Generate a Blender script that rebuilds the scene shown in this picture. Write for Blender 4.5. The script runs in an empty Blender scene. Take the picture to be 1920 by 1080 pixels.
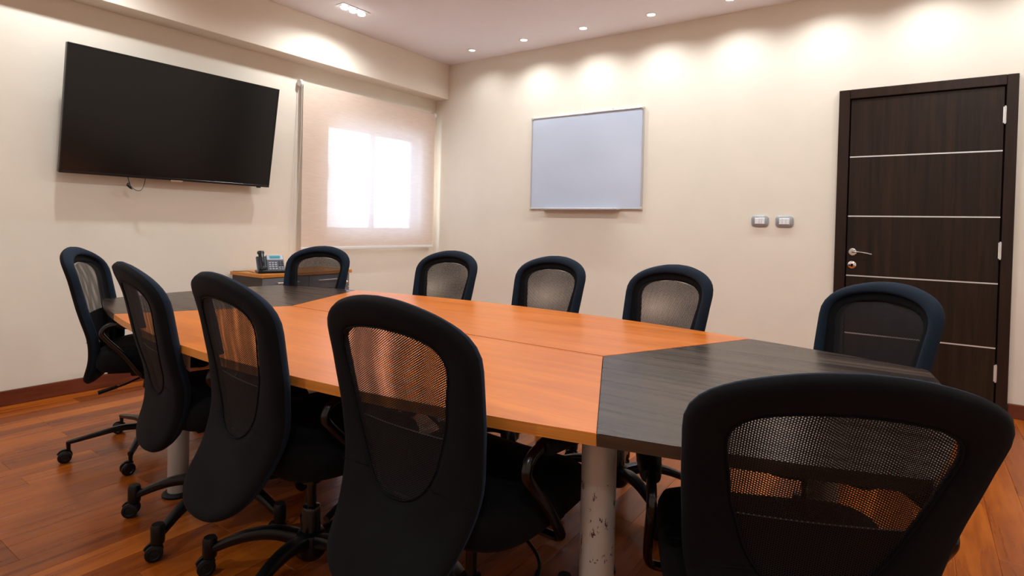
import bpy, bmesh, math, random
from mathutils import Vector, Matrix
random.seed(7)
PI = math.pi
S = bpy.context.scene
COL = S.collection

# ------------------------------------------------------------------ camera
CX, CY, CZ = 4.3644, -4.7273, 1.1231
YAW, PITCH, ROLL, FPX, V0 = 0.6107, 0.0178, 0.0224, 1088.97, 442.57
fw = Vector((-math.sin(YAW)*math.cos(PITCH), math.cos(YAW)*math.cos(PITCH), -math.sin(PITCH)))
rt = Vector((math.cos(YAW), math.sin(YAW), 0)); up = rt.cross(fw)
r2 = rt*math.cos(ROLL)+up*math.sin(ROLL); u2 = up*math.cos(ROLL)-rt*math.sin(ROLL)
cd = bpy.data.cameras.new('camera'); cam = bpy.data.objects.new('camera', cd); COL.objects.link(cam)
M = Matrix((r2, u2, -fw)).transposed().to_4x4(); M.translation = Vector((CX, CY, CZ)); cam.matrix_world = M
cd.sensor_width = 36; cd.lens = FPX/1920*36; cd.shift_y = (V0-540)/1920; cd.clip_start = .05
S.camera = cam

# ------------------------------------------------------------------ world / exposure
W = bpy.data.worlds.new('daylight'); S.world = W; W.use_nodes = True
bg = W.node_tree.nodes['Background']; bg.inputs[0].default_value = (.72, .84, 1, 1); bg.inputs[1].default_value = 16
S.view_settings.view_transform = 'Standard'; S.view_settings.look = 'None'
S.view_settings.gamma = 1; S.view_settings.use_curve_mapping = False
S.view_settings.exposure = 0.12
# lamp strengths (used by the lamp builders below)
WASH_W, TRIPLE_W = 26.0, 40.0

# ------------------------------------------------------------------ helpers
def link(o, parent=None):
    COL.objects.link(o)
    if parent is not None: o.parent = parent
    return o
def obj(name, bm, mat, parent=None, smooth=False):
    me = bpy.data.meshes.new(name)
    bmesh.ops.recalc_face_normals(bm, faces=bm.faces)
    bm.to_mesh(me); bm.free()
    for m in (mat if isinstance(mat, (list, tuple)) else [mat]): me.materials.append(m)
    if smooth:
        for p in me.polygons: p.use_smooth = True
        if smooth != 'all':
            me.set_sharp_from_angle(angle=math.radians(38))
    return link(bpy.data.objects.new(name, me), parent)
def thing(name, label, cat, loc=(0, 0, 0), rz=0, group=None):
    o = bpy.data.objects.new(name, None); o.empty_display_size = .1
    o.location = loc; o.rotation_euler = (0, 0, rz); o['label'] = label; o['category'] = cat
    if group: o['group'] = group
    return link(o)
def tag(o, label, cat, group=None):
    o['label'] = label; o['category'] = cat
    if group: o['group'] = group
    return o
def struct(name, bm, mat, parent=None, smooth=False):
    o = obj(name, bm, mat, parent, smooth)
    if parent is None: o['kind'] = 'structure'
    return o
def sempty(name, loc=(0, 0, 0)):
    o = bpy.data.objects.new(name, None); o.location = loc; o['kind'] = 'structure'
    return link(o)
def NB(): return bmesh.new()
def box(bm, x0, x1, y0, y1, z0, z1, bev=0, seg=2, mi=0):
    x0, x1 = min(x0, x1), max(x0, x1); y0, y1 = min(y0, y1), max(y0, y1); z0, z1 = min(z0, z1), max(z0, z1)
    g = bmesh.ops.create_cube(bm, size=1)
    bmesh.ops.scale(bm, vec=(x1-x0, y1-y0, z1-z0), verts=g['verts'])
    bmesh.ops.translate(bm, vec=((x0+x1)/2, (y0+y1)/2, (z0+z1)/2), verts=g['verts'])
    fs = set(f for v in g['verts'] for f in v.link_faces)
    for f in fs: f.material_index = mi
    if bev:
        es = list(set(e for f in fs for e in f.edges))
        bmesh.ops.bevel(bm, geom=es, offset=bev, segments=seg, affect='EDGES', profile=.5)
    return g['verts']
def prism(bm, pts, z0, z1, bev=0, mi_side=None):
    n = len(pts)
    lo = [bm.verts.new((p[0], p[1], z0)) for p in pts]; hi = [bm.verts.new((p[0], p[1], z1)) for p in pts]
    top = bm.faces.new(hi); bm.faces.new(lo[::-1])
    sides = [bm.faces.new((lo[i], lo[(i+1) % n], hi[(i+1) % n], hi[i])) for i in range(n)]
    if mi_side is not None:
        for f in sides: f.material_index = mi_side
    if bev:
        bmesh.ops.bevel(bm, geom=list(top.edges), offset=bev, segments=2, affect='EDGES')
def lathe(bm, prof, n=24, loc=(0, 0, 0), axis='Z', mi=0):
    """prof: list of (radius, height)"""
    rings = []
    for r, h in prof:
        ring = []
        for i in range(n):
            a = 2*PI*i/n
            p = (r*math.cos(a), r*math.sin(a), h)
            if axis == 'X': p = (h, r*math.cos(a), r*math.sin(a))
            if axis == 'Y': p = (r*math.sin(a), h, r*math.cos(a))
            ring.append(bm.verts.new((p[0]+loc[0], p[1]+loc[1], p[2]+loc[2])))
        rings.append(ring)
    for a, b in zip(rings, rings[1:]):
        for i in range(n):
            f = bm.faces.new((a[i], a[(i+1) % n], b[(i+1) % n], b[i])); f.material_index = mi
    f = bm.faces.new(rings[0][::-1]); f.material_index = mi
    f = bm.faces.new(rings[-1]); f.material_index = mi
def sweep(bm, pts, ra, rb=None, n=10, side=None, closed=False, mi=0, power=1.0):
    """tube along pts; ra/rb radii (float or list) across 'side' and across the other way"""
    pts = [Vector(p) for p in pts]; N = len(pts)
    R1 = ra if isinstance(ra, (list, tuple)) else [ra]*N
    R2 = rb if isinstance(rb, (list, tuple)) else ([rb]*N if rb is not None else R1)
    rings = []; prev = None
    for i in range(N):
        if closed: t = (pts[(i+1) % N]-pts[i-1])
        else: t = pts[min(i+1, N-1)]-pts[max(i-1, 0)]
        t.normalize()
        if side is not None: s = Vector(side)
        elif prev is None: s = Vector((0, 0, 1)).cross(t) if abs(t.z) < .95 else Vector((1, 0, 0))
        else: s = prev
        s = (s-t*s.dot(t)).normalized(); prev = s; q = t.cross(s)
        ring = []
        for k in range(n):
            a = 2*PI*(k+.5)/n; c, d = math.cos(a), math.sin(a)
            c = math.copysign(abs(c)**power, c); d = math.copysign(abs(d)**power, d)
            ring.append(bm.verts.new(pts[i]+s*c*R1[i]+q*d*R2[i]))
        rings.append(ring)
    rng = range(N) if closed else range(N-1)
    for i in rng:
        a, b = rings[i], rings[(i+1) % N]
        for k in range(n):
            f = bm.faces.new((a[k], a[(k+1) % n], b[(k+1) % n], b[k])); f.material_index = mi
    if not closed:
        for rr in (rings[0][::-1], rings[-1]):
            f = bm.faces.new(rr); f.material_index = mi
def smoothpath(ctrl, n=8):
    P = [Vector(p) for p in ctrl]; P = [P[0]*2-P[1]]+P+[P[-1]*2-P[-2]]; out = []
    for i in range(1, len(P)-2):
        for k in range(n):
            t = k/n
            out.append(.5*((2*P[i])+(P[i+1]-P[i-1])*t+(2*P[i-1]-5*P[i]+4*P[i+1]-P[i+2])*t*t+(3*P[i]-P[i-1]-3*P[i+1]+P[i+2])*t**3))
    out.append(P[-2]); return out

# ------------------------------------------------------------------ materials
def mat(name, col, rough=.5, metal=0, spec=.5, sheen=0, sheen_tint=None, coat=0):
    m = bpy.data.materials.new(name); m.use_nodes = True
    b = m.node_tree.nodes['Principled BSDF']
    b.inputs['Base Color'].default_value = (*col, 1); b.inputs['Roughness'].default_value = rough
    b.inputs['Metallic'].default_value = metal; b.inputs['Specular IOR Level'].default_value = spec
    b.inputs['Sheen Weight'].default_value = sheen; b.inputs['Sheen Roughness'].default_value = .5
    if sheen_tint: b.inputs['Sheen Tint'].default_value = (*sheen_tint, 1)
    b.inputs['Coat Weight'].default_value = coat
    return m
class G:
    def __init__(s, m): s.m = m; s.t = m.node_tree; s.n = s.t.nodes; s.b = s.n['Principled BSDF']
    def new(s, typ, **kw):
        x = s.n.new(typ)
        for k, v in kw.items(): setattr(x, k, v)
        return x
    def l(s, a, b): s.t.links.new(a, b)
    def coords(s, kind='Object', scale=(1, 1, 1), rot=(0, 0, 0)):
        tc = s.new('ShaderNodeTexCoord'); mp = s.new('ShaderNodeMapping')
        mp.inputs['Scale'].default_value = scale; mp.inputs['Rotation'].default_value = rot
        s.l(tc.outputs[kind], mp.inputs[0]); return mp.outputs[0]
    def noise(s, vec, scale, detail=3, rough=.5, dist=0):
        x = s.new('ShaderNodeTexNoise'); x.inputs['Scale'].default_value = scale; x.inputs['Detail'].default_value = detail
        x.inputs['Roughness'].default_value = rough; x.inputs['Distortion'].default_value = dist
        s.l(vec, x.inputs['Vector']); return x.outputs['Fac']
    def ramp(s, fac, stops):
        x = s.new('ShaderNodeValToRGB'); e = x.color_ramp.elements
        e[0].position, e[0].color = stops[0][0], (*stops[0][1], 1); e[1].position, e[1].color = stops[-1][0], (*stops[-1][1], 1)
        for p, c in stops[1:-1]:
            q = e.new(p); q.color = (*c, 1)
        s.l(fac, x.inputs[0]); return x.outputs[0]
    def math(s, op, a, b=None, c=None):
        x = s.new('ShaderNodeMath', operation=op)
        for i, v in enumerate((a, b, c)):
            if v is None: continue
            if isinstance(v, (int, float)): x.inputs[i].default_value = v
            else: s.l(v, x.inputs[i])
        return x.outputs[0]
    def mix(s, fac, a, b, mode='MIX'):
        x = s.new('ShaderNodeMix', data_type='RGBA', blend_type=mode)
        for i, v in ((0, fac), (6, a), (7, b)):
            if isinstance(v, (int, float)): x.inputs[i].default_value = v
            elif isinstance(v, tuple): x.inputs[i].default_value = (*v, 1)
            else: s.l(v, x.inputs[i])
        return x.outputs[2]
    def bump(s, h, strength=.2, dist=.001):
        x = s.new('ShaderNodeBump'); x.inputs['Strength'].default_value = strength; x.inputs['Distance'].default_value = dist
        s.l(h, x.inputs['Height']); s.l(x.outputs[0], s.b.inputs['Normal'])

def paint(name, col, var=.04):
    m = mat(name, col, .75, spec=.25); g = G(m); v = g.coords()
    n = g.noise(v, 1.3, 4, .6)
    c = g.ramp(n, [(.3, tuple(x*(1-var) for x in col)), (.7, tuple(min(1, x*(1+var)) for x in col))]); g.l(c, g.b.inputs[0])
    g.bump(g.noise(v, 220, 2), .12, .0006); return m
WALL = paint('cream_wall_paint', (.81, .74, .635))
CEIL = paint('ceiling_paint', (.90, .90, .95), .02)

def wood(name, c0, c1, c2, sc, rough=.35, spec=.5, coat=0, rot=(0, 0, 0), fine=30, obj_random=False, bump=.05):
    m = mat(name, c1, rough, spec=spec, coat=coat); g = G(m)
    v = g.coords('Object', sc, rot)
    if obj_random:
        oi = g.new('ShaderNodeObjectInfo'); add = g.new('ShaderNodeVectorMath', operation='ADD')
        mul = g.new('ShaderNodeVectorMath', operation='SCALE'); mul.inputs[0].default_value = (7.3, 13.1, 5.7)
        g.l(g.math('MULTIPLY', oi.outputs['Random'], 9.0), mul.inputs['Scale'])
        g.l(v, add.inputs[0]); g.l(mul.outputs[0], add.inputs[1]); v = add.outputs[0]
    n1 = g.noise(v, 1.0, 5, .6, .6); n2 = g.noise(v, fine/8, 3, .7)
    f = g.math('ADD', g.math('MULTIPLY', n1, .7), g.math('MULTIPLY', n2, .3))
    c = g.ramp(f, [(.36, c0), (.5, c1), (.64, c2)])
    if obj_random:
        rr = g.ramp(oi.outputs['Random'], [(0, (.60, .56, .54)), (.3, (.84, .82, .80)), (.65, (1.0, 1.0, 1.0)), (1, (1.22, 1.30, 1.30))])
        c = g.mix(1.0, c, rr, 'MULTIPLY')
    g.l(c, g.b.inputs[0]); g.bump(n2, bump, .0006)
    rr2 = g.new('ShaderNodeMapRange'); rr2.inputs[3].default_value = rough-.05; rr2.inputs[4].default_value = rough+.08
    g.l(n1, rr2.inputs[0]); g.l(rr2.outputs[0], g.b.inputs['Roughness'])
    return m
FLOOR = wood('merbau_plank', (.21, .041, .004), (.325, .073, .006), (.42, .106, .009), (14, 1.0, 14), .27, .30, obj_random=True, bump=.03)
BASEW = wood('merbau_skirting', (.10, .022, .010), (.15, .034, .014), (.20, .048, .018), (2, 2, 20), .35)
ORANGE = wood('cherry_laminate', (.55, .135, .012), (.63, .165, .016), (.71, .20, .022), (1.6, 22, 10), .30, .30, fine=40, bump=0.0)
ORANGE_EDGE = wood('cherry_edge_band', (.50, .17, .020), (.58, .21, .028), (.66, .25, .04), (2, 2, 60), .4)
DARKTOP = wood('wenge_laminate', (.013, .008, .006), (.036, .022, .016), (.085, .055, .040), (1.0, 36, 10), .27, .27, fine=70, bump=0.0)
DARK_EDGE = wood('wenge_edge_band', (.030, .016, .008), (.045, .024, .012), (.06, .034, .017), (2, 2, 40), .3)
DOORW = wood('wenge_door_veneer', (.010, .0045, .0018), (.018, .0078, .003), (.028, .0125, .005), (26, 26, 1.2), .45, .28, fine=30, bump=.06)
FRAMEW = wood('wenge_door_frame', (.013, .0045, .002), (.020, .0075, .0035), (.029, .011, .005), (26, 26, 1.5), .42, .3)
METAL = mat('brushed_steel', (.86, .85, .84), .38, .75)
CHROME = mat('chrome', (.85, .83, .80), .12, 1)
ALU = mat('aluminium', (.62, .62, .63), .38, 1)
BLACKPL = mat('black_plastic', (.0035, .0035, .004), .33, spec=.30)
BLACKPLM = mat('black_plastic_matt', (.005, .005, .0055), .55, spec=.25)
GLOSSBLK = mat('black_gloss_tube', (.003, .003, .0035), .20, spec=.42)
WHITEPL = mat('white_plastic', (.80, .80, .80), .4)
GREYPL = mat('silver_grey_plastic', (.36, .37, .39), .35, .3)
SCREW = mat('dark_gap', (.004, .003, .003), .9, spec=.1)

def fabric(name, col, sheen, tint, bump=.35):
    m = mat(name, col, .9, spec=.15, sheen=sheen, sheen_tint=tint); g = G(m); v = g.coords()
    g.bump(g.noise(v, 900, 2), bump, .0008)
    n = g.noise(v, 9, 3, .6)
    c = g.ramp(n, [(.3, tuple(x*.8 for x in col)), (.7, tuple(x*1.25 for x in col))]); g.l(c, g.b.inputs[0]); return m
RIM = fabric('blue_lit_black_fabric', (.0085, .0145, .0250), .06, (.35, .55, .9))  # same fabric as the shell, with the blue of the light put into its colour
SHELL = fabric('charcoal_fabric', (.0034, .0034, .0040), .012, (.7, .7, .9))
SEATF = fabric('black_seat_fabric', (.003, .003, .0036), .015, (.8, .8, .9))
STITCH = mat('grey_stitching', (.07, .07, .07), .8)
def meshmat():
    m = mat('perforated_mesh_fabric', (.008, .007, .008), .7, spec=.3); g = G(m)
    uv = g.new('ShaderNodeUVMap'); sp = g.new('ShaderNodeSeparateXYZ'); g.l(uv.outputs[0], sp.inputs[0])
    P = .0042; k = 2*PI/P
    u, v = sp.outputs[0], sp.outputs[1]
    a = g.math('COSINE', g.math('MULTIPLY', u, k))
    hv = g.math('MULTIPLY', v, k*.866); hu = g.math('MULTIPLY', u, k*.5)
    b = g.math('COSINE', g.math('ADD', hu, hv)); c = g.math('COSINE', g.math('SUBTRACT', hu, hv))
    f = g.math('ADD', a, g.math('ADD', b, c))
    hole = g.math('GREATER_THAN', f, -.32)
    tr = g.new('ShaderNodeBsdfTransparent'); mx = g.new('ShaderNodeMixShader')
    g.l(hole, mx.inputs[0]); g.l(g.b.outputs[0], mx.inputs[1]); g.l(tr.outputs[0], mx.inputs[2])
    g.l(mx.outputs[0], g.n['Material Output'].inputs[0]); return m
MESHM = meshmat()
def emis(name, col, s):
    m = mat(name, (0.8, 0.8, 0.8), .5); b = m.node_tree.nodes['Principled BSDF']
    b.inputs['Emission Color'].default_value = (*col, 1); b.inputs['Emission Strength'].default_value = s; return m
LAMP = emis('lamp_lens', (1, .97, .93), 14)
LAMPDIM = emis('lamp_lens_dim', (1, .95, .86), 5)

# ------------------------------------------------------------------ room shell
RX, RY, H = 5.62, -6.4, 2.83
SZ, SD = 2.461, .184
WY0, WY1, WZ0, WZ1 = -1.40, -.20, 1.01, 2.05      # window opening in the left wall
T = .16
# floor: a base slab with single planks laid along y
bm = NB(); box(bm, 0, RX, RY, 0, -.08, -.012); floor = struct('floor', bm, SCREW)
PWD, PLN = .125, 1.25
def plankmesh(w, l):
    bm = NB(); box(bm, 0, w-.0007, 0, l-.0007, -.012, 0, 0)
    es = [e for e in bm.edges if all(abs(v.co.z) < 1e-6 for v in e.verts)]
    bmesh.ops.bevel(bm, geom=es, offset=.0007, segments=1, affect='EDGES')
    me = bpy.data.meshes.new('plank'); bm.to_mesh(me); bm.free(); me.materials.append(FLOOR); return me
cache = {}
nx = int(RX/PWD)+1
for i in range(nx):
    x = i*PWD; w = min(PWD, RX-x)
    if w < .01: continue
    y = RY; first = random.choice((.3, .55, .8, 1.05, 1.25))
    l = first
    while y < -.001:
        l = min(l, -y)
        if -y-l < .15: l = -y
        k = (round(w, 3), round(l, 3))
        if k not in cache: cache[k] = plankmesh(w, l)
        o = bpy.data.objects.new('plank', cache[k]); link(o, floor); o.location = (x, y, 0)
        y += l; l = PLN
bm = NB(); box(bm, -T, RX+T, RY-T, T, H, H+.1); ceiling = struct('ceiling', bm, CEIL)
# left wall with window opening
bm = NB()
box(bm, -T, 0, RY-T, WY0, -.08, H); box(bm, -T, 0, WY1, T, -.08, H)
box(bm, -T, 0, WY0, WY1, -.08, WZ0); box(bm, -T, 0, WY0, WY1, WZ1, H)
struct('wall_left', bm, WALL)
bm = NB(); box(bm, 0, RX+T, 0, T, -.08, H); struct('wall_back', bm, WALL)
bm = NB(); box(bm, RX, RX+T, RY-T, 0, -.08, H); struct('wall_right', bm, WALL)
bm = NB(); box(bm, 0, RX, RY-T, RY, -.08, H); struct('wall_front', bm, WALL)
bm = NB(); box(bm, 0, SD, RY, 0, SZ, H, .003, 1); struct('trim_1', bm, WALL)       # boxed beam under the ceiling
# skirting boards
def skirt(name, x0, x1, y0, y1):
    bm = NB(); box(bm, x0, x1, y0, y1, 0, .09, .004, 2); struct(name, bm, BASEW)
skirt('baseboard_left', 0, .014, RY, -.014)
skirt('baseboard_back', 0, 3.874, -.014, 0)
skirt('baseboard_back.001', 4.846, RX, -.014, 0)
skirt('baseboard_right', RX-.014, RX, RY, -.014)
skirt('baseboard_front', .014, RX-.014, RY, RY+.014)

# ------------------------------------------------------------------ window behind the blind
win = sempty('window_1', (-.10, WY0, WZ0))
wy, wz = WY1-WY0, WZ1-WZ0
def ring(bm, y0, y1, z0, z1, x0, x1, t):
    box(bm, x0, x1, y0, y1, z0, z0+t); box(bm, x0, x1, y0, y1, z1-t, z1)
    box(bm, x0, x1, y0, y0+t, z0+t, z1-t); box(bm, x0, x1, y1-t, y1, z0+t, z1-t)
bm = NB(); ring(bm, 0, wy, 0, wz, -.03, .03, .025); obj('window_frame', bm, ALU, win)
gl = bpy.data.materials.new('window_glass'); gl.use_nodes = True
nt = gl.node_tree; nt.nodes.clear(); o_ = nt.nodes.new('ShaderNodeOutputMaterial'); a_ = nt.nodes.new('ShaderNodeBsdfTransparent')
b_ = nt.nodes.new('ShaderNodeBsdfGlossy'); b_.inputs['Roughness'].default_value = .03; mx = nt.nodes.new('ShaderNodeMixShader'); mx.inputs[0].default_value = .08
a_.inputs[0].default_value = (.92, .95, .95, 1)
nt.links.new(a_.outputs[0], mx.inputs[1]); nt.links.new(b_.outputs[0], mx.inputs[2]); nt.links.new(mx.outputs[0], o_.inputs[0])
for s, (ya, yb, xo) in enumerate(((.025, wy/2+.02, .010), (wy/2-.02, wy-.025, -.012))):
    bm = NB(); ring(bm, ya, yb, .025, wz-.025, xo-.010, xo+.010, .035); sa = obj('sash', bm, ALU, win)
    bm = NB(); box(bm, xo-.002, xo+.002, ya+.035, yb-.035, .06, wz-.06); obj('pane', bm, gl, sa)
bm = NB(); box(bm, .02, .045, .035, .055, wz*.48, wz*.60, .004); obj('latch', bm, BLACKPL, win)

# ------------------------------------------------------------------ roller blind
def blindmat():
    m = bpy.data.materials.new('linen_blind_fabric'); m.use_nodes = True; g = G(m)
    v = g.coords('Object', (1, 1.2, 34)); n = g.noise(v, 9, 4, .65, .3)
    c = g.ramp(n, [(.3, (.74, .575, .46)), (.7, (.86, .71, .60))]); g.l(c, g.b.inputs[0]); g.b.inputs['Roughness'].default_value = .8
    g.b.inputs['Specular IOR Level'].default_value = .1
    tl = g.new('ShaderNodeBsdfTranslucent'); tl.inputs[0].default_value = (.50, .56, .66, 1)
    tp = g.new('ShaderNodeBsdfTransparent')
    a = g.new('ShaderNodeMixShader'); a.inputs[0].default_value = .085
    g.l(g.b.outputs[0], a.inputs[1]); g.l(tl.outputs[0], a.inputs[2]); b2 = g.new('ShaderNodeMixShader'); b2.inputs[0].default_value = .029
    g.l(a.outputs[0], b2.inputs[1]); g.l(tp.outputs[0], b2.inputs[2]); g.l(b2.outputs[0], g.n['Material Output'].inputs[0])
    return m
BLIND = blindmat()
BY0, BY1, BZ0, BZ1, BX = -1.708, -.078, .885, 2.31, .060
t = thing('roller_blind', 'pale linen roller blind pulled down over the glowing window', 'blind', (0, 0, BZ1))
bm = NB()      # one woven sheet, hanging with a very slight ripple
rows = []
for i in range(13):
    z = BZ0-BZ1+.005+(BZ1-BZ0-.010)*i/12
    rows.append([bm.verts.new((BX+.0015*math.sin(j*.55)*math.sin(PI*i/12), BY0+(BY1-BY0)*j/40, z)) for j in range(41)])
for a, b in zip(rows, rows[1:]):
    for j in range(40): bm.faces.new((a[j], a[j+1], b[j+1], b[j]))
obj('blind_fabric', bm, BLIND, t, 'all')
bm = NB(); box(bm, BX-.007, BX+.007, BY0, BY1, BZ0-BZ1-.012, BZ0-BZ1+.012, .003); obj('bottom_rail', bm, WHITEPL, t)
bm = NB(); lathe(bm, [(.019, BY0), (.019, BY1)], 20, (BX-.022, 0, -.020), 'Y'); obj('roller_tube', bm, WHITEPL, t, True)
for y, s in ((BY0, -1), (BY1, 1)):
    bm = NB(); lathe(bm, [(.026, y), (.030, y+s*.006), (.030, y+s*.020), (.024, y+s*.026)], 20, (BX-.022, 0, -.018), 'Y')
    box(bm, 0.0, BX-.02, min(y, y+s*.02), max(y, y+s*.02), -.035, .012); obj('bracket', bm, WHITEPL, t, True)
ch = smoothpath([(BX-.045, BY0-.014, -.02), (BX-.045, BY0-.030, -.4), (BX-.042, BY0-.055, -.9), (BX-.036, BY0-.075, -1.44), (BX-.025, BY0-.072, -1.47),
                 (BX-.015, BY0-.045, -1.2), (BX-.003, BY0-.018, -.6), (BX+.002, BY0-.013, -.02)], 8)
bm = NB(); sweep(bm, ch, .0016, n=5); obj('pull_chain', bm, WHITEPL, t, True)

# ------------------------------------------------------------------ door
DX0, DX1, DZ = 3.876, 4.844, 2.13
LX0, LX1, LZ = 3.947, 4.783, 2.062
door = sempty('door_1', (DX0, 0, 0))
def d(x): return x-DX0
bm = NB()
fy = -.022
box(bm, 0, d(LX0)-.004, fy, .0, 0, DZ, .003, 1); box(bm, d(LX1)+.004, d(DX1), fy, 0, 0, DZ, .003, 1)
box(bm, d(LX0)-.004, d(LX1)+.004, fy, 0, LZ+.004, DZ, .003, 1)
obj('door_frame', bm, FRAMEW, door)
bm = NB(); box(bm, d(LX0)-.004, d(LX1)+.004, -.002, 0, 0, LZ+.004); obj('door_rebate', bm, SCREW, door)
zs = [.006, .4223, .827, 1.2438, 1.6586, LZ-.004]
for a, b in zip(zs, zs[1:]):
    bm = NB(); box(bm, d(LX0)+.005, d(LX1)-.005, -.012, -.002, a+(.0045 if a > .1 else 0), b-(.0045 if b < 2 else 0), .0008, 1)
    obj('door_panel', bm, DOORW, door)
for z in zs[1:-1]:
    bm = NB(); box(bm, d(LX0)+.005, d(LX1)-.005, -.0125, -.002, z-.0042, z+.0042); obj('metal_strip', bm, METAL, door)
for z in (1.88, 1.035, .266):
    bm = NB(); lathe(bm, [(.0045, z-.056), (.0045, z+.056)], 10, (d(LX1)+.000, -.020, 0)); 
    for q in (-.02, 0.018): lathe(bm, [(.0052, z+q-.001), (.0052, z+q+.001)], 10, (d(LX1), -.020, 0))
    box(bm, d(LX1)-.010, d(LX1)+.006, -.0205, -.012, z-.05, z+.05)
    obj('hinge', bm, METAL, door, True)
hx, hz = d(3.986), .992
bm = NB(); lathe(bm, [(.026, -.012), (.026, -.018), (.022, -.022), (.010, -.022), (.010, -.055)], 24, (hx, 0, hz), 'Y'); hd = obj('door_handle', bm, CHROME, door, True)
bm = NB(); sweep(bm, smoothpath([(hx, -.052, hz), (hx+.02, -.056, hz+.003), (hx+.06, -.056, hz+.001), (hx+.118, -.054, hz-.010)], 5), [.009]*8+[.007]*8, [.007]*8+[.005]*8, 10)
obj('lever', bm, CHROME, hd, True)
bm = NB(); lathe(bm, [(.026, -.012), (.026, -.017), (.022, -.020)], 24, (hx, 0, .903), 'Y'); kh = obj('keyhole_plate', bm, CHROME, door, True)
bm = NB(); lathe(bm, [(.008, -.0202), (.008, -.0206)], 16, (hx, 0, .903), 'Y'); box(bm, hx-.004, hx+.004, -.0206, -.0202, .889, .903); obj('keyhole', bm, SCREW, kh)

# ------------------------------------------------------------------ light switches
def switch(x, z, label, layout):
    t = thing('light_switch', label, 'switch', (x, 0, z), 0, None)
    bm = NB()
    pts = []
    a, b = .062, .044
    for i in range(32):
        th = 2*PI*i/32; c, s = math.cos(th), math.sin(th)
        pts.append((a*math.copysign(abs(c)**.42, c), b*math.copysign(abs(s)**.55, s)))
    v1 = [bm.verts.new((p[0], 0, p[1])) for p in pts]; v2 = [bm.verts.new((p[0], -.008, p[1])) for p in pts]
    v3 = [bm.verts.new((p[0]*.9, -.012, p[1]*.88)) for p in pts]
    for A, B in ((v1, v2), (v2, v3)):
        for i in range(32): bm.faces.new((A[i], A[(i+1) % 32], B[(i+1) % 32], B[i]))
    bm.faces.new(v3); bm.faces.new(v1[::-1]); obj('switch_plate', bm, GREYPL, t, True)
    bm = NB(); box(bm, -.036, .036, -.0135, -.011, -.024, .024, .001, 1); obj('switch_insert', bm, WHITEPL, t)
    for x0, x1 in layout:
        bm = NB(); box(bm, x0, x1, -.0175, -.0125, -.021, .021, .0015, 2); obj('rocker', bm, WHITEPL, t)
switch(3.368, 1.201, 'left of the two grey wall switches between whiteboard and door', ((-.034, -.004), (-.002, .012), (.014, .034)))
switch(3.540, 1.200, 'right of the two grey wall switches, nearer the dark door', ((-.034, -.014), (-.012, .012), (.014, .034)))

# ------------------------------------------------------------------ whiteboard
bx0, bx1, bz0, bz1 = 1.271, 2.418, 1.285, 2.166
t = thing('whiteboard', 'blank whiteboard in thin aluminium frame with pen tray on the cream wall', 'whiteboard', (bx0, 0, bz0))
w, h = bx1-bx0, bz1-bz0
wb = mat('whiteboard_enamel', (.66, .73, .86), .22, spec=.5); g = G(wb)
n = g.noise(g.coords('Object', (1.0, 1, 2.6), (0, .5, 0)), 1.1, 1, .4, .3); g.l(g.ramp(n, [(.3, (.51, .57, .69)), (.7, (.57, .63, .76))]), g.b.inputs[0])
bm = NB(); box(bm, .006, w-.006, -.016, -.004, .006, h-.006); obj('writing_surface', bm, wb, t)
for nm, a in (('frame_rail', (0, w, -.022, 0, 0, .014)), ('frame_rail', (0, w, -.022, 0, h-.014, h)), ('frame_rail', (0, .014, -.022, 0, .014, h-.014)), ('frame_rail', (w-.014, w, -.022, 0, .014, h-.014))):
    bm = NB(); box(bm, *a, .003, 2); obj(nm, bm, ALU, t)
CORN = mat('beige_plastic', (.55, .50, .38), .5)
for x in (-.002, w-.022):
    for z in (-.002, h-.022):
        bm = NB(); box(bm, x, x+.024, -.025, 0, z, z+.024, .005, 2); obj('corner_cap', bm, CORN, t)
for x in (.30, w-.30):
    bm = NB(); box(bm, x-.008, x+.008, -.006, 0, h-.004, h+.020, .002, 1); lathe(bm, [(.0035, -.006), (.0035, -.010)], 10, (x, 0, h+.012), 'Y'); obj('hanger', bm, METAL, t)
TRAY = mat('tray_aluminium', (.45, .42, .42), .4, .8)
bm = NB(); box(bm, .15, w-.21, -.075, -.016, -.006, -.001, .001, 1); box(bm, .15, w-.21, -.078, -.072, -.006, .010, .002, 1); obj('pen_tray', bm, TRAY, t)

# ------------------------------------------------------------------ television
tv = thing('television', 'large black flat television tilted forward on the left wall', 'television', (.10, -2.733, 1.385))
tilt = math.atan2(.125, .765)
tvp = Matrix.Rotation(tilt, 4, 'Y')
TW, TH = 1.385, .775
def tvo(name, bm, m, parent=tv, smooth=False):
    bm.transform(tvp); return obj(name, bm, m, parent, smooth)
SCR = mat('television_screen_glass', (.004, .004, .0045), .20, spec=.42)
BEZ = mat('television_bezel', (.005, .005, .006), .25, spec=.5)
bm = NB(); box(bm, -.030, .0, -TW/2, TW/2, 0, TH, .004, 2); box(bm, -.055, -.03, -TW*.32, TW*.32, .08, TH*.55, .01, 2); tvo('housing', bm, BEZ)
bm = NB()
for a in ((-TW/2, TW/2, 0, .016), (-TW/2, TW/2, TH-.010, TH), (-TW/2, -TW/2+.010, .016, TH-.01), (TW/2-.010, TW/2, .016, TH-.01)):
    box(bm, 0, .006, *a, .0015, 1)
tvo('bezel', bm, BEZ)
bm = NB(); box(bm, 0, .003, -TW/2+.010, TW/2-.010, .016, TH-.010); tvo('screen', bm, SCR)
bm = NB(); box(bm, -.004, .008, -.05, .03, -.006, .003, .002, 1); tvo('indicator_bar', bm, CHROME)
bm = NB(); box(bm, -.012, .006, TW/2-.10, TW/2-.07, -.008, .002, .002, 1); tvo('power_button', bm, BLACKPL)
bm = NB(); box(bm, -.10, -.088, -.25, .25, .10, .50, .004, 1)
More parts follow.
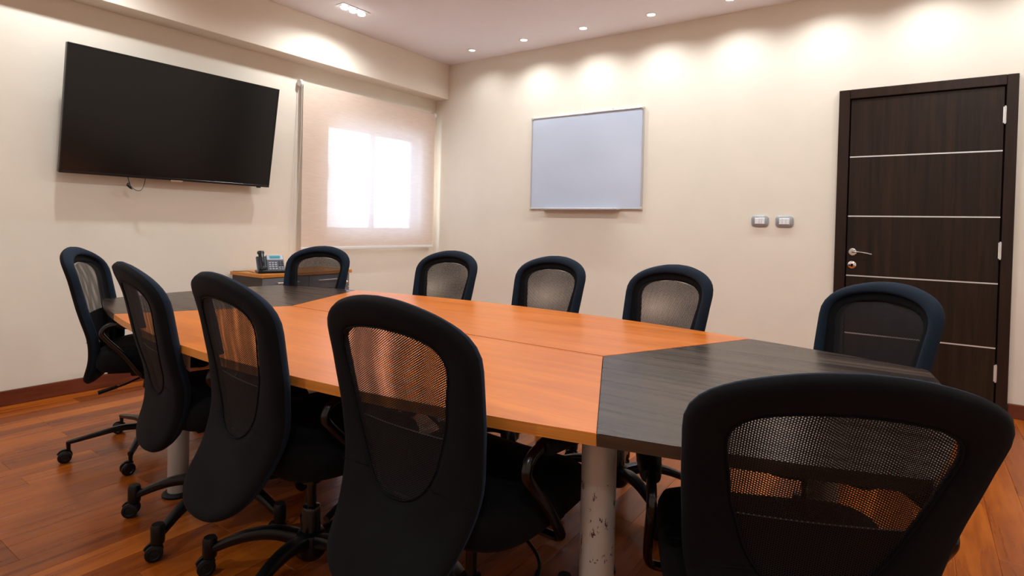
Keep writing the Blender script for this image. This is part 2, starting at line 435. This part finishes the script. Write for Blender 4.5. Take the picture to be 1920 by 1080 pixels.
for y in (-.16, .16):
    box(bm, -.092, -.05, y-.02, y+.02, .12, .17, .002, 1); box(bm, -.092, .0, y-.02, y+.02, .42, .46, .002, 1)
obj('wall_mount', bm, BLACKPLM, tv)
cab = smoothpath([(-.035, -.309, .03), (-.02, -.309, .005), (-.01, -.303, -.035), (-.005, -.293, -.062), (0, -.262, -.084), (0, -.235, -.078), (-.01, -.214, -.04), (-.02, -.203, .006), (-.035, -.20, .03)], 6)
bm = NB(); sweep(bm, cab, .0022, n=6); obj('cable', bm, BLACKPL, tv, True)
bm = NB(); sweep(bm, [(-.005, -.303, -.03), (-.005, -.312, -.042), (-.004, -.316, -.052), (-.002, -.300, -.068), (-.002, -.288, -.078)], [.002, .007, .008, .006, .002], n=8); obj('plug', bm, BLACKPL, tv, True)

# ------------------------------------------------------------------ ceiling lights
def spotlight(name, parent, loc, power, size, blend, tilt=(0, 0, 0), col=(1, .95, .88), rad=.03):
    L = bpy.data.lights.new(name, 'SPOT'); L.energy = power; L.spot_size = math.radians(size); L.spot_blend = blend
    L.shadow_soft_size = rad; L.color = col
    o = bpy.data.objects.new(name, L); o.location = loc; o.rotation_euler = tilt; link(o, parent); return o
xs = [.74, 1.35, 1.96, 2.57, 3.18, 3.79, 4.40, 5.01]
wash = ['first recessed downlight from the room corner, dimmer than its neighbours', 'second recessed downlight from the room corner, above whiteboard left edge',
        'third recessed downlight from the room corner, above the whiteboard', 'fourth recessed downlight from the room corner, right of the whiteboard']
for i, x in enumerate(xs):
    lb = wash[i] if i < 4 else 'recessed downlight by the back wall beyond the top of the picture, number %d along' % (i+1)
    if i >= 4: lb = ['recessed downlight over the wall switches', 'recessed downlight left of the door head', 'recessed downlight over the door', 'recessed downlight right of the door'][i-4]
    t = thing('downlight', lb, 'downlight', (x, -.30, H), 0, 'downlights along the back wall')
    bm = NB(); r0, r1 = .030, .044
    prof = [(r1, 0), (r1, -.004), (r0+.004, -.007), (r0, -.004), (r0, 0)]
    rings = [[bm.verts.new((r*math.cos(2*PI*k/28), r*math.sin(2*PI*k/28), z)) for k in range(28)] for r, z in prof]
    for A, B in zip(rings, rings[1:]):
        for k in range(28): bm.faces.new((A[k], A[(k+1) % 28], B[(k+1) % 28], B[k]))
    obj('trim_ring', bm, METAL, t, True)
    bm = NB(); lathe(bm, [(.030, -.001), (.028, -.004), (.016, -.0055)], 24); obj('lamp_lens', bm, LAMPDIM if i == 0 else LAMP, t, True)
    spotlight('spot_light', t, (0, 0, -.012), WASH_W*(.45 if i == 0 else 1.0), 152, .9, (math.radians(-4), 0, 0), (.93, .98, 1.0), .022)
lab3 = {(0, 0): 'triple spotlight panel in the ceiling beside the boxed beam'}
for ix, x in enumerate((.60, 2.75, 4.75)):
    for iy, y in enumerate((-1.64, -3.5, -5.3)):
        lb = lab3.get((ix, iy), 'triple spotlight panel, row %s, %s' % (('by the beam', 'over the table', 'over the camera side')[ix], ('nearest the back wall', 'in the middle', 'nearest the front wall')[iy]))
        t = thing('triple_spotlight', lb, 'ceiling light', (x, y, H), 0, 'triple ceiling spotlights')
        bm = NB(); ring_ = [(-.052, -.135), (.052, -.135), (.052, .135), (-.052, .135)]
        box(bm, -.052, .052, -.135, .135, -.006, 0, .002, 1); obj('panel', bm, METAL, t)
        for k in (-1, 0, 1):
            bm = NB(); lathe(bm, [(.040, -.005), (.040, -.009), (.034, -.011)], 24, (0, k*.085, 0)); hs = obj('lamp_holder', bm, ALU, t, True)
            bm = NB(); lathe(bm, [(.033, -.0105), (.028, -.022), (.014, -.028)], 24, (0, k*.085, 0)); obj('lamp_lens', bm, LAMP, hs, True)
        e = TRIPLE_W*(1.2, 1.35, 1.15)[ix]
        spotlight('spot_light', t, (0, 0, -.035), e, 165, .6, (0, 0, 0), (.93, .98, 1.0), .035)

# ------------------------------------------------------------------ cabinet with phone
cab = thing('filing_cabinet', 'low grey cabinet with cherry top against the wall under the blind', 'cabinet', (.03, -2.31, 0))
cw, cd_, ch_ = .81, .42, .725
GREYD = mat('grey_door_laminate', (.155, .16, .175), .45); CARC = wood('wenge_carcass', (.022, .014, .011), (.034, .022, .016), (.05, .033, .025), (2, 2, 20), .45)
bm = NB()
box(bm, 0, cd_-.02, .02, .038, .05, ch_-.028); box(bm, 0, cd_-.02, cw-.028, cw-.01, .05, ch_-.028); box(bm, 0, cd_-.02, .038, cw-.028, .05, .07); box(bm, 0, .012, .038, cw-.028, .07, ch_-.028)
obj('carcass', bm, CARC, cab)
bm = NB(); box(bm, 0, cd_+.01, 0, cw+.01, ch_-.026, ch_, .003, 2, 0); obj('cabinet_top', bm, ORANGE_EDGE, cab)
bm = NB(); box(bm, .02, cd_-.04, .04, cw-.03, 0, .05); obj('plinth', bm, BLACKPLM, cab)
for i, (a, b) in enumerate(((.02, .405), (.409, .80))):
    bm = NB(); box(bm, cd_-.020, cd_, a, b, .585, ch_-.030, .0015, 1); dr = obj('drawer', bm, GREYD, cab)
    m_ = (a+b)/2+(.0 if i == 0 else -.03); bm = NB(); box(bm, cd_+.020, cd_+.028, m_-.09, m_+.09, .652, .660, .002, 1); box(bm, cd_, cd_+.022, m_-.085, m_-.078, .652, .660); box(bm, cd_, cd_+.022, m_+.078, m_+.085, .652, .660); obj('handle', bm, METAL, dr)
    bm = NB(); box(bm, cd_-.020, cd_, a, b, .06, .581, .0015, 1); dd = obj('door', bm, GREYD, cab)
    bm = NB(); box(bm, cd_+.020, cd_+.028, m_-.09, m_+.09, .50, .508, .002, 1); box(bm, cd_, cd_+.022, m_-.085, m_-.078, .50, .508); box(bm, cd_, cd_+.022, m_+.078, m_+.085, .50, .508); obj('handle', bm, METAL, dd)
bm = NB(); lathe(bm, [(.011, cd_), (.013, cd_+.004), (.012, cd_+.016), (.006, cd_+.020)], 16, (0, .765, .625), 'X'); obj('lock_knob', bm, CHROME, cab, True)

# desk phone: built facing local -Y then turned to face the table
ph = thing('desk_phone', 'black and silver desk phone with blue display on the low cabinet', 'telephone', (.33, -2.165, ch_), math.radians(68))
PHS = mat('phone_silver', (.42, .43, .47), .35, .2); PHD = mat('phone_slate', (.055, .060, .080), .4)
bm = NB(); box(bm, -.095, .105, -.075, .075, 0, .018, .006, 2); obj('phone_base', bm, BLACKPL, ph)
ang = math.radians(52)
PM = Matrix.Translation((0, -.055, .016)) @ Matrix.Rotation(ang, 4, 'X')      # local x right, y up the slope, z outward
def pho(name, bm, m, parent=ph, smooth=False):
    bm.transform(PM); return obj(name, bm, m, parent, smooth)
bm = NB(); box(bm, -.025, .100, 0, .150, -.022, .0, .005, 2); box(bm, -.095, -.025, 0, .140, -.022, -.004, .005, 2); pho('phone_body', bm, PHD)
bm = NB(); box(bm, -.022, .097, .100, .148, -.002, .003, .002, 1); fp = pho('face_plate', bm, PHS)
LCD = emis('phone_display', (.03, .36, .45), .30); LCD.node_tree.nodes['Principled BSDF'].inputs['Base Color'].default_value = (.02, .16, .20, 1)
bm = NB(); box(bm, -.002, .076, .112, .138, .0025, .0042, .0005, 1); dsp = pho('display', bm, LCD, ph)
txt = mat('display_text', (.01, .03, .05), .5)
bm = NB()
for k in range(4): box(bm, .006+.016*k, .018+.016*k, .116, .119, .0041, .0046)
pho('display_line', bm, txt, dsp)
KEY = mat('phone_key', (.50, .51, .54), .4)
for r in range(4):
    for c in range(3):
        bm = NB(); box(bm, -.012+.022*c, .003+.022*c, .014+.018*r, .024+.018*r, -.001, .004, .002, 1); pho('key', bm, KEY)
for r in range(5):
    for c in range(2):
        bm = NB(); box(bm, .058+.020*c, .072+.020*c, .012+.0165*r, .020+.0165*r, -.001, .0035, .002, 1); pho('key', bm, BLACKPL if r > 1 else PHS)
hp = [(-.062, .000, .016), (-.062, .012, .024), (-.062, .055, .030), (-.062, .11, .026), (-.062, .150, .020), (-.062, .166, .012)]
bm = NB(); sweep(bm, smoothpath(hp, 4), [.026]*5+[.020, .018, .018, .018, .018, .018]+[.020]*5+[.025]*5, [.010, .014, .018, .018, .016]+[.011]*6+[.013]*5+[.017, .017, .016, .013, .008], 14, side=(1, 0, 0), power=.7); pho('handset', bm, BLACKPL, ph, True)
cord = smoothpath([(.30, -2.275, ch_+.004), (.26, -2.29, ch_+.012), (.20, -2.285, ch_+.010), (.12, -2.295, ch_+.003), (.06, -2.305, ch_+.003)], 6)
bm = NB(); sweep(bm, cord, .002, n=6); tag(obj('phone_cord', bm, BLACKPL, None, True), 'thin black cord trailing left from the desk phone over the cabinet', 'cord')

# ------------------------------------------------------------------ conference table
TX, TY, TZ = 2.75, -3.07, .72
tab = thing('conference_table', 'long boat-shaped meeting table with cherry centre and dark wenge ends', 'table', (TX, TY, 0))
AX, KX, KY, MY = .815, 1.11, .632, .758
TH_ = .025
def curve(xa, xb, s, n=14):
    out = []
    for i in range(n+1):
        x = xa+(xb-xa)*i/n
        q = 1-(x/KX)**2
        out.append((x, s*(KY+(MY-KY)*q)))
    return out
gap = .0012
for s, nm in ((-1, 'tabletop_panel'), (1, 'tabletop_panel')):
    pts = [(-AX+gap, s*.0032)]+curve(-KX+gap, KX-gap, s)+[(AX-gap, s*.0032)]
    if s > 0: pts = pts[::-1]
    bm = NB(); prism(bm, pts, TZ-TH_, TZ, .0012, 1)
    o = obj(nm, bm, [ORANGE, ORANGE_EDGE], tab); o['label'] = 'cherry laminate half top'
for s in (-1, 1):
    h = [(KX, .632), (1.25, .600), (1.45, .545), (1.637, .484), (1.646, .478), (1.650, .466), (1.672, .33), (1.688, .17)]
    e = [(AX, 0)]+[(x, -y) for x, y in h]+[(1.694, 0)]+h[::-1]
    pts = [(s*x, y) for x, y in e]
    if s < 0: pts = pts[::-1]
    bm = NB(); prism(bm, pts, TZ-TH_, TZ, .0012, 1)
    o = obj('tabletop_panel', bm, [DARKTOP, DARK_EDGE], tab); o['label'] = 'dark wenge end top'
legm = mat('grey_leg_paint', (.42, .39, .36), .38, .25); g = G(legm)
v = g.coords('Object', (26, 26, 11)); n = g.noise(v, 2.2, 4, .7)
zz = g.new('ShaderNodeSeparateXYZ'); g.l(g.coords('Object'), zz.inputs[0])
band = g.math('MULTIPLY', g.math('GREATER_THAN', zz.outputs[2], .40), g.math('LESS_THAN', zz.outputs[2], .57))
chip = g.math('MULTIPLY', g.math('GREATER_THAN', n, .60), band)
g.l(g.mix(chip, (.42, .39, .36), (.05, .035, .03)), g.b.inputs[0])
for x, y in ((1.05, -.496), (-.83, -.50), (1.01, .40), (-1.04, .44), (.78, .07), (-.72, .07), (1.42, .12), (-1.40, -.01)):
    bm = NB(); lathe(bm, [(.0385, .0), (.0385, TZ-TH_-.004), (.045, TZ-TH_-.004), (.045, TZ-TH_)], 32)
    o = obj('leg', bm, legm, tab, True); o.location = (x, y, 0)
    bm = NB(); lathe(bm, [(.058, 0), (.058, .008), (.050, .014), (.0395, .016)], 32); obj('foot_ring', bm, BLACKPLM, o, True)
for x0, x1, y0, y1 in ((-.79, 1.01, -.51, -.48), (-1.00, .97, .405, .435), (1.02, 1.05, -.455, .36), (-.885, -.855, -.46, .40), (.82, 1.38, .105, .135), (-1.36, -.76, -.025, .005)):
    bm = NB(); box(bm, x0, x1, y0, y1, TZ-TH_-.016, TZ-TH_-.001); obj('frame_rail', bm, BLACKPLM, tab)

# ------------------------------------------------------------------ office chair
ZK = [.32, .36, .45, .55, .65, .75, .85, .95]
YK = [-.328, -.306, -.262, -.247, -.264, -.287, -.313, -.357]
WK = [.130, .150, .184, .206, .214, .222, .227, .230]
ZT, ZB = .958, .335
TOPC = [(0, 0), (.06, .004), (.12, .017), (.165, .033), (.198, .053), (.218, .077), (.2265, .105), (.2275, .125)]
TAIL, TILT = 0.0, 0.0        # how far the lower flap bends forward and how far the back reclines, per chair
def interp(z, X, Y):
    if z <= X[0]: return Y[0]+(Y[1]-Y[0])*(z-X[0])/(X[1]-X[0])
    if z >= X[-1]: return Y[-1]+(Y[-1]-Y[-2])*(z-X[-1])/(X[-1]-X[-2])
    for i in range(len(X)-1):
        if X[i] <= z <= X[i+1]:
            # smooth (hermite) interpolation
            t = (z-X[i])/(X[i+1]-X[i]); h = X[i+1]-X[i]
            m0 = (Y[i+1]-Y[max(i-1, 0)])/(X[i+1]-X[max(i-1, 0)]); j = min(i+2, len(X)-1); m1 = (Y[j]-Y[i])/(X[j]-X[i])
            return (2*t**3-3*t*t+1)*Y[i]+(t**3-2*t*t+t)*h*m0+(-2*t**3+3*t*t)*Y[i+1]+(t**3-t*t)*h*m1
def back_y(x, z): return interp(z, ZK, YK)+.42*x*x+TAIL*(max(0, .70-z)/.36)**1.4-TILT*(z-.6)
def outer_outline():
    R = []
    zlo = ZB+.09; wb = interp(zlo, ZK, WK)
    for i in range(0, 12):
        t = PI/2*i/12; R.append((wb*math.sin(t)**.85, zlo-.09*math.cos(t)))
    n = 22; zs_ = ZT-.125
    for i in range(n):
        z = zlo+(zs_-zlo)*i/n; R.append((interp(z, ZK, WK), z))
    R += [(v.x, ZT-v.z) for v in smoothpath([(x, 0, dz) for x, dz in TOPC], 4)][::-1]
    return R+[(-x, z) for x, z in R[-2:0:-1]]
WIN = [(0, .513), (.035, .517), (.067, .533), (.092, .56), (.113, .60), (.130, .65), (.145, .70), (.155, .76), (.163, .80), (.165, .825), (.159, .848), (.142, .866), (.112, .880), (.060, .890), (0, .894)]
def window_outline():
    R = [(v.x, v.z) for v in smoothpath([(x, 0, z) for x, z in WIN], 4)]
    return R+[(-x, z) for x, z in R[-2:0:-1]]
CZ0 = .70
def radial(poly, phi):
    dx, dz = math.sin(phi), math.cos(phi); best = None
    for i in range(len(poly)):
        x1, z1 = poly[i][0], poly[i][1]-CZ0; x2, z2 = poly[(i+1) % len(poly)][0], poly[(i+1) % len(poly)][1]-CZ0
        ex, ez = x2-x1, z2-z1; det = dx*ez-dz*ex
        if abs(det) < 1e-12: continue
        r = (x1*ez-z1*ex)/det; s = (x1*dz-z1*dx)/det
        if r > 0 and -1e-6 <= s <= 1+1e-6:
            if best is None or r > best: best = r
    return (dx*best, CZ0+dz*best)
OUT, WINP = outer_outline(), window_outline()
NP = 96
phis = []
for i in range(NP):
    # even spacing along the tall outline
    t = 2*PI*i/NP; phis.append(math.atan2(.62*math.sin(t), math.cos(t)))
RO = [radial(OUT, p) for p in phis]; RW = [radial(WINP, p) for p in phis]
def winhalf(z):
    xs_ = []
    for i in range(len(WINP)):
        (x1, z1), (x2, z2) = WINP[i], WINP[(i+1) % len(WINP)]
        if (z1-z)*(z2-z) <= 0 and z1 != z2: xs_.append(x1+(x2-x1)*(z-z1)/(z2-z1))
    return max(xs_) if xs_ else 0
def mesh_sheet(z0, z1, off, n=26, m=10, grow=1.03):
    bm = NB(); uvl = bm.loops.layers.uv.new('UVMap'); rows = []
    for i in range(n+1):
        z = z0+(z1-z0)*i/n; w = winhalf(z)*grow
        rows.append([bm.verts.new((w*(2*j/m-1), back_y(w*(2*j/m-1), z)+off, z)) for j in range(m+1)])
    for a, b in zip(rows, rows[1:]):
        for j in range(m):
            try: f = bm.faces.new((a[j], a[j+1], b[j+1], b[j]))
            except ValueError: continue
            for lp in f.loops: lp[uvl].uv = (lp.vert.co.x*(1+off*.5), lp.vert.co.z*(1-off*.8))
    return bm
def wheel_parts(bm):
    pass
def make_chair(slim=False):
    t = thing('office_chair', 'chair', 'chair')
    # back frame: padded rim at the front, smooth shell behind
    XS = [(1, .002), (.85, -.002), (.6, -.005), (.3, -.006), (.1, -.004), (0, .003), (-.055, .014), (-.055, .022), (0, .032), (.12, .040), (.32, .041), (.45, .037), (.50, .027), (.54, .021), (.8, .019), (1.0, .015)]
    bm = NB(); rings = []
    for (ox, oz), (wx, wz_) in zip(RO, RW):
        ringv = []
        for s, dy in XS:
            if s < 0:
                L = math.hypot(ox-wx, oz-wz_); k = .006/L; x = ox+(ox-wx)*k; z = oz+(oz-wz_)*k
            else:
                # rim width stays even: map s to distance from the rim, capped near the tail
                L = math.hypot(ox-wx, oz-wz_)
                if 0 < s < .6 and L > .09: s = s*.09/L
                x = ox+(wx-ox)*s; z = oz+(wz_-oz)*s
            ringv.append(bm.verts.new((x, back_y(x, z)+dy, z)))
        rings.append(ringv)
    K = len(XS)
    for i in range(NP):
        a, b = rings[i], rings[(i+1) % NP]
        for k in range(K):
            f = bm.faces.new((a[k], a[(k+1) % K], b[(k+1) % K], b[k]))
            f.material_index = 0 if 6 <= k <= 11 else 1
    obj('back_frame', bm, [RIM, SHELL], t, 'all')
    # perforated fabric: one sheet behind, one in front
    obj('mesh_back', mesh_sheet(.516, .894, .002), MESHM, t, 'all')['label'] = 'see-through perforated mesh'
    obj('mesh_front', mesh_sheet(.664, .894, .018, 18), MESHM, t, 'all')['label'] = 'see-through perforated mesh'
    obj('lumbar_panel', mesh_sheet(.516, .664, .019, 10), SEATF, t, 'all')
    w = winhalf(.664)*1.02
    bm = NB(); sweep(bm, [(w*(j/8-1), back_y(w*(j/8-1), .664)+.0165, .664) for j in range(17)], .0012, n=5); obj('stitched_seam', bm, STITCH, t, True)
    bm = NB(); pts = [(x*1.0, back_y(x, z)-.0005, z) for x, z in RW]; sweep(bm, pts, .0020, n=5, closed=True)
    for s in (-1, 1):
        x0, x1 = winhalf(.565), interp(.545, ZK, WK)*.99
        sweep(bm, [(s*(x0+(x1-x0)*k/5), back_y(x0+(x1-x0)*k/5, .56-.003*k)-.0058, .56-.003*k) for k in range(6)], .0010, n=4)
    obj('piping', bm, SHELL, t, True)
    # seat
    bm = NB(); secs = [(.80, .408), (.93, .412), (.985, .428), (1.0, .452), (.992, .478), (.955, .497), (.86, .508), (.6, .512), (.3, .511), (.08, .510)]
    rr = []
    for s, z in secs:
        rg = []
        for i in range(48):
            th = 2*PI*i/48; c, q = math.cos(th), math.sin(th)
            x = .245*math.copysign(abs(c)**.50, c)*s; y = .02+.235*math.copysign(abs(q)**.55, q)*s
            z2 = z+(.012*(x/.245)**2 if z > .45 else 0)-(.030*max(0, (y-.12)/.13)**2 if z > .42 else 0)
            rg.append(bm.verts.new((x, y, z2)))
        rr.append(rg)
    for a, b in zip(rr, rr[1:]):
        for i in range(48): bm.faces.new((a[i], a[(i+1) % 48], b[(i+1) % 48], b[i]))
    bm.faces.new(rr[0][::-1]); bm.faces.new(rr[-1]); obj('seat', bm, SEATF, t, 'all')
    bm = NB(); box(bm, -.17, .17, -.15, .18, .396, .412, .004, 1); obj('seat_pan', bm, BLACKPLM, t)
    # mechanism, back bracket, lever
    bm = NB(); box(bm, -.055, .055, -.09, .09, .352, .397, .010, 2); box(bm, -.10, .10, -.02, .03, .368, .396, .005, 1); obj('tilt_mechanism', bm, BLACKPLM, t)
    bm = NB(); sweep(bm, smoothpath([(0, -.05, .375), (0, -.14, .372), (0, back_y(0, .40)+.068, .398), (0, back_y(0, .46)+.034, .46), (0, back_y(0, .55)+.030, .55)], 5), .030, .006, 8, side=(1, 0, 0), power=.6); obj('back_bracket', bm, BLACKPLM, t, True)
    bm = NB(); sweep(bm, smoothpath([(.04, .0, .375), (.12, .01, .374), (.19, -.02, .376), (.25, -.06, .366), (.275, -.12, .352)], 4), .0045, n=7)
    sweep(bm, [(.262, -.085, .361), (.277, -.122, .352), (.289, -.150, .345)], [.007, .0085, .009], n=8); obj('lever', bm, BLACKPL, t, True)
    # arms
    for s in (-1, 1):
        ctrl = [(s*.12, .03, .388), (s*.20, .025, .386), (s*.252, .015, .394), (s*.266, -.005, .420), (s*.268, -.065, .502), (s*.268, -.128, .570), (s*.268, -.145, .600), (s*.268, -.128, .628), (s*.268, -.085, .640), (s*.268, .0, .640), (s*.268, .14, .634)]
        bm = NB(); sweep(bm, smoothpath(ctrl, 5), .0125, .0095, 10); arm = obj('armrest', bm, GLOSSBLK, t, True)
        bm = NB()
        ps = [(s*.268, -.085+.30*k/14, .636-.012*(k/14)) for k in range(15)]
        ra = [.020+.008*math.sin(PI*min(1, k/14*1.05))+(.0012 if k % 2 else 0) for k in range(15)]; rb = [.014]+[.019+(.0012 if k % 2 else 0) for k in range(13)]+[.013]
        sweep(bm, ps, ra, rb, 14, side=(1, 0, 0), power=.75); obj('arm_pad', bm, BLACKPLM, arm, True)
    # gas column
    bm = NB(); lathe(bm, [(.029, .075), (.029, .215), (.026, .222), (.0145, .224), (.0145, .300), (.030, .300), (.026, .354)], 20); obj('gas_column', bm, GLOSSBLK, t, True)
    # star base
    bm = NB()
    if slim: lathe(bm, [(.030, .070), (.048, .080), (.052, .110), (.040, .128), (.030, .130)], 24)
    else: lathe(bm, [(.034, .060), (.046, .075), (.050, .120), (.044, .140), (.033, .146)], 24)
    obj('base_hub', bm, BLACKPL, t, True)
    R = .318
    for k in range(5):
        bm = NB()
        if slim:
            sweep(bm, smoothpath([(.03, 0, .112), (.12, 0, .118), (.22, 0, .104), (R, 0, .088)], 4), [.020-.0007*j for j in range(13)], [.015-.0005*j for j in range(13)], 8, side=(0, 1, 0), power=.6)
            sweep(bm, [(R-.002, 0, .094), (R-.002, 0, .070), (R-.004, 0, .050)], [.010, .0085, .007], n=10)
        else:
            sweep(bm, smoothpath([(.03, 0, .118), (.10, 0, .134), (.17, 0, .130), (.24, 0, .110), (R-.008, 0, .080)], 4), [.026-.0006*j for j in range(17)], [.023-.0006*j for j in range(17)], 10, side=(0, 1, 0), power=.75)
            lathe(bm, [(.0200, .054), (.0215, .060), (.0215, .110), (.0180, .117)], 16, (R, 0, 0))
        leg = obj('base_leg', bm, BLACKPL, t, True); leg.rotation_euler = (0, 0, 2*PI*k/5)
        # twin-wheel caster, trailing its stem
        bm = NB(); q = random.uniform(0, 2*PI) if not slim else .6
        for sgn in (-1, 1):
            y0 = sgn*.006; y1 = sgn*.024
            lathe(bm, [(.020, y0), (.0265, y0+sgn*.003), (.0275, (y0+y1)/2), (.0262, y1-sgn*.003), (.017, y1), (.015, y1-sgn*.002), (.006, y1-sgn*.001)], 22, (0, 0, 0), 'Y')
        lathe(bm, [(.006, -.006), (.006, .006)], 10, (0, 0, 0), 'Y')
        # hood over the wheels and stem socket
        arc = [(.030*math.cos(a), 0, .030*math.sin(a)) for a in [PI*(.12+.62*j/8) for j in range(9)]]
        sweep(bm, arc, .0045, .0035, 8, side=(0, 1, 0))
        lathe(bm, [(.0075, .022), (.0085, .032)], 10, (.0, 0, 0))
        c = obj('caster', bm, BLACKPLM if not slim else BLACKPL, leg, True)
        c.location = (R, 0, .0275); c.rotation_euler = (0, 0, q)
    return t
def copy_tree(o, parent=None):
    c = o.copy(); COL.objects.link(c)
    if parent is not None: c.parent = parent
    for ch in list(o.children): copy_tree(ch, c)
    return c
UP = ('back_frame', 'mesh_back', 'mesh_front', 'lumbar_panel', 'stitched_seam', 'piping', 'seat', 'seat_pan', 'tilt_mechanism', 'back_bracket', 'lever', 'armrest')
GRP = 'mesh-backed office chairs around the meeting table'
# x, y, facing (deg, 0 = +y), seat height offset, base azimuth, base offset, tail, tilt, slim, label
CH = [
 (1.330, -3.408, -35.6, .015, 36, (-.02, -.01), .05, -.004, True, 'leftmost black mesh chair at the far left table end, seen from its front side'),
 (2.283, -3.572, -10.1, .013, 222, (-.07, .03), .05, -.027, False, 'second black mesh chair from the left along the near side, seen edge-on'),
 (2.881, -3.604, -7.1, .020, 216, (-.07, .02), -.04, -.048, False, 'third black mesh chair from the left on near side, its rear flap low over floor'),
 (3.444, -3.563, -1.8, .006, 214, (0, 0), -.04, -.048, False, 'large black mesh chair at the near side middle, in front of the cherry tabletop'),
 (4.129, -3.375, 23.7, -.034, 40, (0, 0), -.04, .307, False, 'large black mesh chair at bottom right corner, seen from behind against the dark table end'),
 (4.080, -2.578, 141.1, -.008, 30, (0, 0), 0, 0, False, 'black mesh chair in front of the dark door at the far right table corner'),
 (3.369, -2.506, 159.0, .003, 36, (0, 0), 0, 0, False, 'rightmost of the three black mesh chairs along the bare back wall, left of the switches'),
 (2.733, -2.377, 171.6, .003, 20, (0, 0), 0, 0, False, 'black mesh chair across the table directly below the whiteboard'),
 (2.084, -2.421, 179.5, .003, 60, (0, 0), 0, 0, False, 'black mesh chair across the table right of the blind, left of the whiteboard'),
 (1.345, -2.697, 196.3, .003, 15, (0, 0), 0, 0, False, 'black mesh chair in front of the low cabinet beside the desk phone'),
]
def place(c, x, y, rz, dz, baz, bo, label):
    c.location = (x, y, 0); c.rotation_euler = (0, 0, math.radians(rz)); c['label'] = label; c['group'] = GRP
    th = math.radians(-rz); lx = bo[0]*math.cos(th)-bo[1]*math.sin(th); ly = bo[0]*math.sin(th)+bo[1]*math.cos(th)
    k = 0
    for ch in sorted(c.children, key=lambda q: q.name):
        b = ch.name.split('.')[0]
        if b in UP: ch.location.z = dz
        else: ch.location.x = lx; ch.location.y = ly
        if b == 'base_leg':
            ch.rotation_euler = (0, 0, math.radians(baz-rz+72*k))
            wa = math.radians(baz+72*k); k += 1
            tip = Vector((x+.318*math.cos(wa), y+.318*math.sin(wa)))
            swivel = math.atan2(CY-tip.y, CX-tip.x)-PI/2+random.uniform(-.45, .45)-wa     # how this wheel happens to be turned
            for cs in ch.children: cs.rotation_euler = (0, 0, swivel); cs.location = (.318+.010*math.cos(swivel), .010*math.sin(swivel), .0275)
protos = {}
todo = []
for x, y, rz, dz, baz, bo, tail, tlt, slim, label in CH:
    key = (tail, tlt, slim)
    if key not in protos:
        TAIL, TILT = tail, tlt
        c = protos[key] = make_chair(slim)
    else: c = copy_tree(protos[key])
    todo.append((c, (x, y, rz, dz, baz, bo, label)))
for c, a in todo: place(c, *a)
